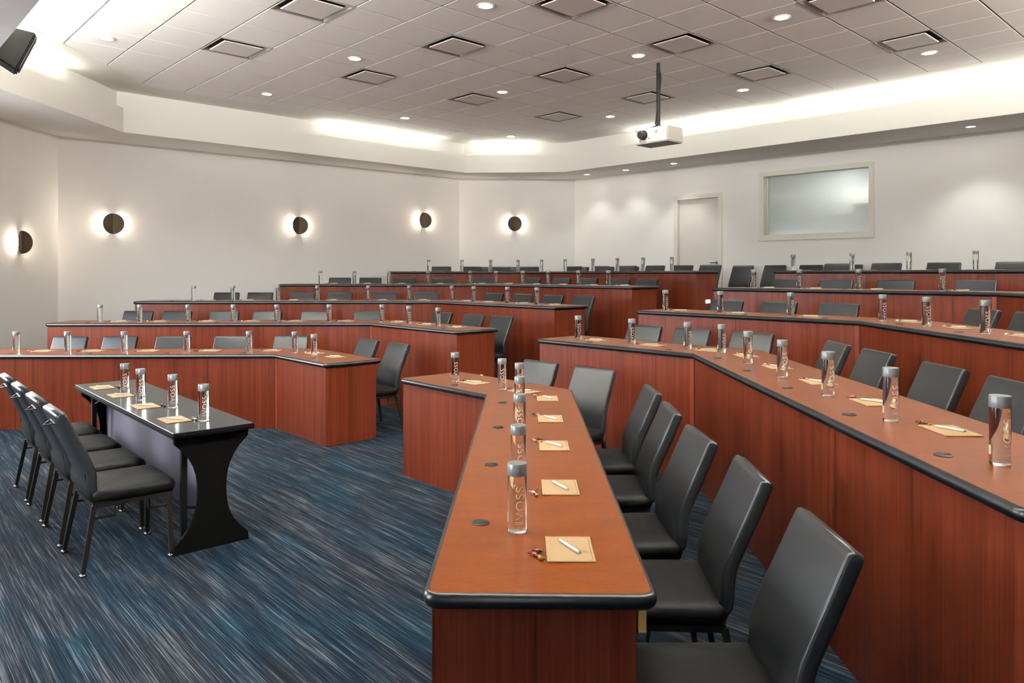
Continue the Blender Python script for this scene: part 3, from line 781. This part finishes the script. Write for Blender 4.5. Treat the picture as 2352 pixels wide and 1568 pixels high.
for j, s in enumerate((.275, .855, 1.435, 2.015)):
    c_ = Vector((-2.266, 3.91))+Vector((-.66, .75))*(s-.04)-Vector((-.75, -.66))*.0
    dd = Vector((.7476, .6643)); o_ = c_+dd*(.235)
    bx = o_-dd*BACKY
    put_chair(bx.x, bx.y, atan2(dd.y, dd.x), 0, ['black vinyl chair at the seminar table, closest to the camera', 'black vinyl chair at the seminar table, second from the camera', 'black vinyl chair at the seminar table, third from the camera', 'black vinyl chair at the seminar table, fourth from the camera'][j], 'chairs at the seminar table')

# ------------------------------------------------------------ bottles, notepads, pens, sweets
def make_bottle():
    r = empty('water_bottle')
    bm = bmesh.new(); R = .0305
    lathe(bm, [(.004, .006), (.021, .004), (.0275, 0), (.0298, .002), (R, .008), (R, .178), (.0295, .183), (.0285, .186)], 32)
    obj('bottle_body', bm, M['glass'], r, True)
    bm = bmesh.new(); lathe(bm, [(.031, .183), (.0315, .1845), (.0315, .2195), (.0305, .221), (.0, .2212)], 32); cp = obj('cap', bm, M['cap'], r)
    for i, p in enumerate(cp.data.polygons): p.use_smooth = abs(p.normal.z) < .5
    # lettering running up the bottle, wrapped on its wall
    cu = bpy.data.curves.new('lettering', 'FONT'); cu.body = 'VOSS'; cu.size = .052; cu.space_character = 1.15; cu.offset = -.0006
    to = bpy.data.objects.new('tmp', cu); C.objects.link(to); me = bpy.data.meshes.new_from_object(to); bpy.data.objects.remove(to)
    bm = bmesh.new(); bm.from_mesh(me)
    bmesh.ops.triangulate(bm, faces=bm.faces[:]); bmesh.ops.subdivide_edges(bm, edges=[e for e in bm.edges if e.calc_length() > .006], cuts=2)
    xs = [v.co.x for v in bm.verts]; x0, x1 = min(xs), max(xs)
    for v in bm.verts:
        up = (v.co.x-x0)/(x1-x0)*.105+.045; sd = v.co.y*.78-.015
        a = -pi/2-sd/(R+.0003)
        v.co = Vector(((R+.0004)*cos(a), (R+.0004)*sin(a), up))
    for v0 in (.032, .037):
        L0 = []
        for s in (-.014, -.007, 0, .007, .014):
            a = -pi/2+s/R; L0.append([bm.verts.new(((R+.0004)*cos(a), (R+.0004)*sin(a), v0+q)) for q in (0, .0012)])
        for i in range(4): bm.faces.new((L0[i][0], L0[i+1][0], L0[i+1][1], L0[i][1]))
    # letters read upward: mirror so that they face outward
    obj('lettering', bm, M['lettering'], r)
    bm = bmesh.new(); L0 = []
    for s in (-.014, -.007, 0, .007, .014):
        a = pi/2+1.1+s/R; L0.append([bm.verts.new(((R+.0004)*cos(a), (R+.0004)*sin(a), q)) for q in (.032, .062)])
    for i in range(4): bm.faces.new((L0[i][0], L0[i+1][0], L0[i+1][1], L0[i][1]))
    obj('back_label', bm, M['back_label'], r)
    return r
bot0 = make_bottle(); register(bot0); bused = [False]
def put_bottle(x, y, z, rz, label, group):
    o = copy_tree(bot0) if bused[0] else bot0; bused[0] = True
    o.location = (x, y, z+.0006); o.rotation_euler = (0, 0, rz); tag(o, label, 'bottle', group)
def make_pad():
    r = empty('notepad')
    obj('paper_block', bbox(-.1, .1, -.07, .07, 0, .004, .0006, 1), M['paper'], r)
    bm = bmesh.new()
    box(bm, -.094, .094, -.0625, -.0615, .004, .0043); box(bm, -.094, -.0932, -.0615, -.05, .004, .0043)
    box(bm, -.094, -.082, .0615, .0625, .004, .0043); box(bm, .093, .094, -.0615, .06, .004, .0043)
    obj('printed_line', bm, M['ink'], r)
    return r
pad0 = make_pad(); register(pad0); pused = [False]
def make_pen():
    r = empty('ballpoint_pen')
    bm = bmesh.new(); lathe(bm, [(.0015, -.062), (.0048, -.05), (.0052, -.01), (.005, .05), (.0046, .058)], 12, (0, 0, .0052), 'x'); obj('barrel', bm, M['pen'], r, True)
    bm = bmesh.new(); lathe(bm, [(.0004, -.069), (.0016, -.062)], 10, (0, 0, .0052), 'x'); lathe(bm, [(.0022, .058), (.0022, .066)], 10, (0, 0, .0052), 'x'); obj('tip', bm, M['pen_metal'], r)
    bm = bmesh.new(); box(bm, .012, .054, -.0012, .0012, .0104, .0116); obj('clip', bm, M['pen'], r)
    return r
pen0 = make_pen(); register(pen0); nused = [False]
def candy(col):
    bm = bmesh.new()
    prof = [(.008, -.019), (.0055, -.0155), (.0018, -.011), (.0052, -.0085), (.0072, -.004), (.0075, 0), (.0072, .004), (.0052, .0085), (.0018, .011), (.0055, .0155), (.008, .019)]
    rings = []
    for i, (r_, z_) in enumerate(prof):
        flat = .35 if i in (0, 1, 9, 10) else .85
        rings.append([(z_, r_*cos(2*pi*k/10)*(1.1 if k % 2 else .9), .0066+r_*flat*sin(2*pi*k/10)) for k in range(10)])
    loft(bm, rings); me = bpy.data.meshes.new('wrapped_sweet'); bmesh.ops.recalc_face_normals(bm, faces=bm.faces); bm.to_mesh(me); bm.free(); me.materials.append(M[col]); return me
CM = {c: candy(c+'_wrap') for c in ('gold', 'red', 'silver', 'brown')}
def put_candy(x, y, z, rz, col, label, group):
    o = bpy.data.objects.new('wrapped_sweet', CM[col]); C.objects.link(o); o.location = (x, y, z); o.rotation_euler = (0, 0, rz); tag(o, label, 'candy', group)
def setting(x, y, z, d, padpos, place, group, pen=True, sweets=3, padrot=0, bottle=True, sw=None):
    """d: direction from user to desk front. The pad lies to the user's left."""
    ang = atan2(d.y, d.x)-pi/2        # local +y = d
    lx = Vector((cos(ang), sin(ang)))
    if bottle: put_bottle(x, y, z, atan2(-y, -x)+pi/2+random.uniform(-.25, .25)+(.7 if (sw and x > 1.2) else .12), 'clear water bottle with grey cap, %s' % place, 'water bottles')
    o = copy_tree(pad0) if pused[0] else pad0; pused[0] = True
    px, py = padpos; o.location = (px, py, z+.0006); o.rotation_euler = (0, 0, ang+padrot); tag(o, 'small kraft notepad, %s' % place, 'notepad', 'kraft notepads')
    if pen:
        o = copy_tree(pen0) if nused[0] else pen0; nused[0] = True
        o.location = (px+lx.x*.005, py+lx.y*.005, z+.0049); o.rotation_euler = (0, 0, ang-radians(148)+random.uniform(-.15, .15)); tag(o, 'white pen lying on the notepad, %s' % place, 'pen', 'white pens on the notepads')
    sx, sy = sw if sw else (px+lx.x*.105*0+d.x*.085, py+d.y*.085)
    cols = random.sample(['gold', 'brown', 'red', 'silver'], 4)
    for j in range(sweets):
        a = random.uniform(0, pi)
        put_candy(sx+.026*(j-1)*lx.x+random.uniform(-.006, .006)+d.x*.012*(j % 2), sy+.026*(j-1)*lx.y+d.y*.014*(j % 2)+random.uniform(-.004, .004), z+.0002, a, cols[j], '%s wrapped sweet, %s' % ({'gold': 'gold', 'brown': 'dark brown', 'red': 'red', 'silver': 'silver'}[cols[j]], place), 'wrapped sweets')
for (k, side), L in BOTTLES.items():
    n = len(L); z = DESKZ[k]
    for j, (kind, x, y) in enumerate(L):
        i = n-1-j if side == 'L' else j
        d = seat_dir(kind, side); left = Vector((-d.y, d.x))
        place = '%s from aisle, %s desk row, %s' % (ORD[i], ROWN[k], SIDE[side])
        p = Vector((x, y))+left*.20-d*.13
        sw = None; q = p-left*.12+d*.03; sw = (q.x, q.y)
        if (k, side) == (0, 'R') and kind == 'W':
            p = Vector({2: (.235, 4.93), 3: (.219, 4.238), 4: (.202, 3.573), 5: (.186, 2.875), 6: (.173, 2.23)}[j])
            sw = {2: (.17, 5.03), 3: (.155, 4.35), 4: (.13, 3.67), 5: (.09, 2.79), 6: (.082, 2.18)}[j]
        elif kind == 'M' and side == 'R':
            p = Vector((x, y))+left*.17-d*.06; q = p-left*.125; sw = (q.x, q.y)
        setting(x, y, z, d, (p.x, p.y), place, None, pen=k < 4, sweets=3 if k < 2 else (2 if k < 4 else 0), padrot=0, sw=sw)
dt = Vector((.7476, .6643))
for j, (b_, p_) in enumerate((((-1.869, 4.49), (-2.06, 4.517)), ((-2.257, 4.929), (-2.466, 4.978)), ((-2.62, 5.225), (-2.866, 5.423)), ((-2.886, 5.522), (-3.21, 5.80)))):
    q = Vector(p_)+dt*.1+Vector((.04, -.05))
    setting(b_[0], b_[1], TH, dt, p_, '%s from camera on the seminar table' % ORD[j], None, sw=(q.x, q.y))

# ------------------------------------------------------------ projector on its pole
pr = empty('ceiling_projector', (1.83, 9.26, HC+1.62), atan2(GV.y, GV.x)+pi/2); tag(pr, 'white projector hanging from the ceiling on a black pole', 'projector')
# local +x: along GV*... lens looks to local -y... orient so lens faces the front of the room
pr.rotation_euler = (0, 0, atan2(-GU.y, -GU.x)+pi/2)
obj('body', bbox(-.25, .25, -.16, .17, 0, .19, .012, 3), M['proj_white'], pr)
bm = bmesh.new(); lathe(bm, [(.062, -.17), (.062, -.155)], 24, (-.11, 0, .105), 'y'); lathe(bm, [(.05, -.225), (.052, -.22), (.055, -.17), (.055, -.158)], 24, (-.11, 0, .105), 'y')
ln = obj('lens', bm, M['proj_dark'], pr)
bm = bmesh.new(); lathe(bm, [(.036, -.229), (.04, -.2255)], 20, (-.11, 0, .105), 'y'); obj('lens_glass', bm, M['black_edge'], ln)
bm = bmesh.new()
for x_, z_, r_ in ((-.03, .06, .014), (-.16, .04, .013), (-.22, .03, .008), (-.21, .165, .02), (.08, .13, .02)): lathe(bm, [(r_, -.163), (r_, -.1595)], 14, (x_, 0, z_), 'y')
obj('button', bm, M['vent_frame'], pr)
bm = bmesh.new(); box(bm, -.235, .235, -.145, .155, -.003, .0005); obj('base_plate', bm, M['proj_dark'], pr)
bm = bmesh.new(); box(bm, -.10, .10, -.06, .06, .191, .205); tube(bm, [(0, 0, .2), (.0, 0, .235)], .035, 12); tube(bm, [(-.13, -.08, .194), (0, 0, .24), (.13, .08, .194)], .008, 6); obj('mount', bm, M['black_metal'], pr)
bm = bmesh.new(); PL = ZC-(HC+1.62)-.001; tube(bm, [(0, 0, .19), (0, 0, PL-.15)], .025, 14); tube(bm, [(0, 0, PL-.16), (0, 0, PL-.08)], .027, 14); tube(bm, [(0, 0, PL-.08), (0, 0, PL)], .023, 14); obj('pole', bm, M['black_metal'], pr)
bm = bmesh.new(); tube(bm, [(.03, 0, PL-.12), (.04, .0, PL-.2), (.01, .02, PL-.35), (-.02, .02, PL-.45), (-.04, .01, .33), (-.045, 0, .26), (-.02, .0, .21)], .008, 8); obj('cable', bm, M['black_metal'], pr)

# speaker fixed to the front fascia
sp = empty('wall_speaker', (-5.08, 7.30, HC+2.0), atan2(GU.y, GU.x)-pi/2-.15); tag(sp, 'black wedge loudspeaker hanging off the dark front bulkhead', 'speaker')
bm = bmesh.new(); pts = [(.0, .10), (.16, .0), (.33, .40), (.0, .44)]
a = [bm.verts.new((-.12, y, z_)) for y, z_ in pts]; b = [bm.verts.new((.12, y, z_)) for y, z_ in pts]
bm.faces.new(a); bm.faces.new(b)
for i in range(4): bm.faces.new((a[i], a[(i+1) % 4], b[(i+1) % 4], b[i]))
bmesh.ops.bevel(bm, geom=bm.edges[:], offset=.015, segments=2, affect='EDGES')
obj('cabinet', bm, M['speaker'], sp)
bm = bmesh.new(); v4 = [(-.1, .176, .03), (.1, .176, .03), (.1, .32, .37), (-.1, .32, .37)]
a = [bm.verts.new((x, y+.002, z_)) for x, y, z_ in v4]; b = [bm.verts.new((x, y+.012, z_)) for x, y, z_ in v4]
bm.faces.new(a); bm.faces.new(b)
for i in range(4): bm.faces.new((a[i], a[(i+1) % 4], b[(i+1) % 4], b[i]))
obj('grille', bm, M['grille'], sp)
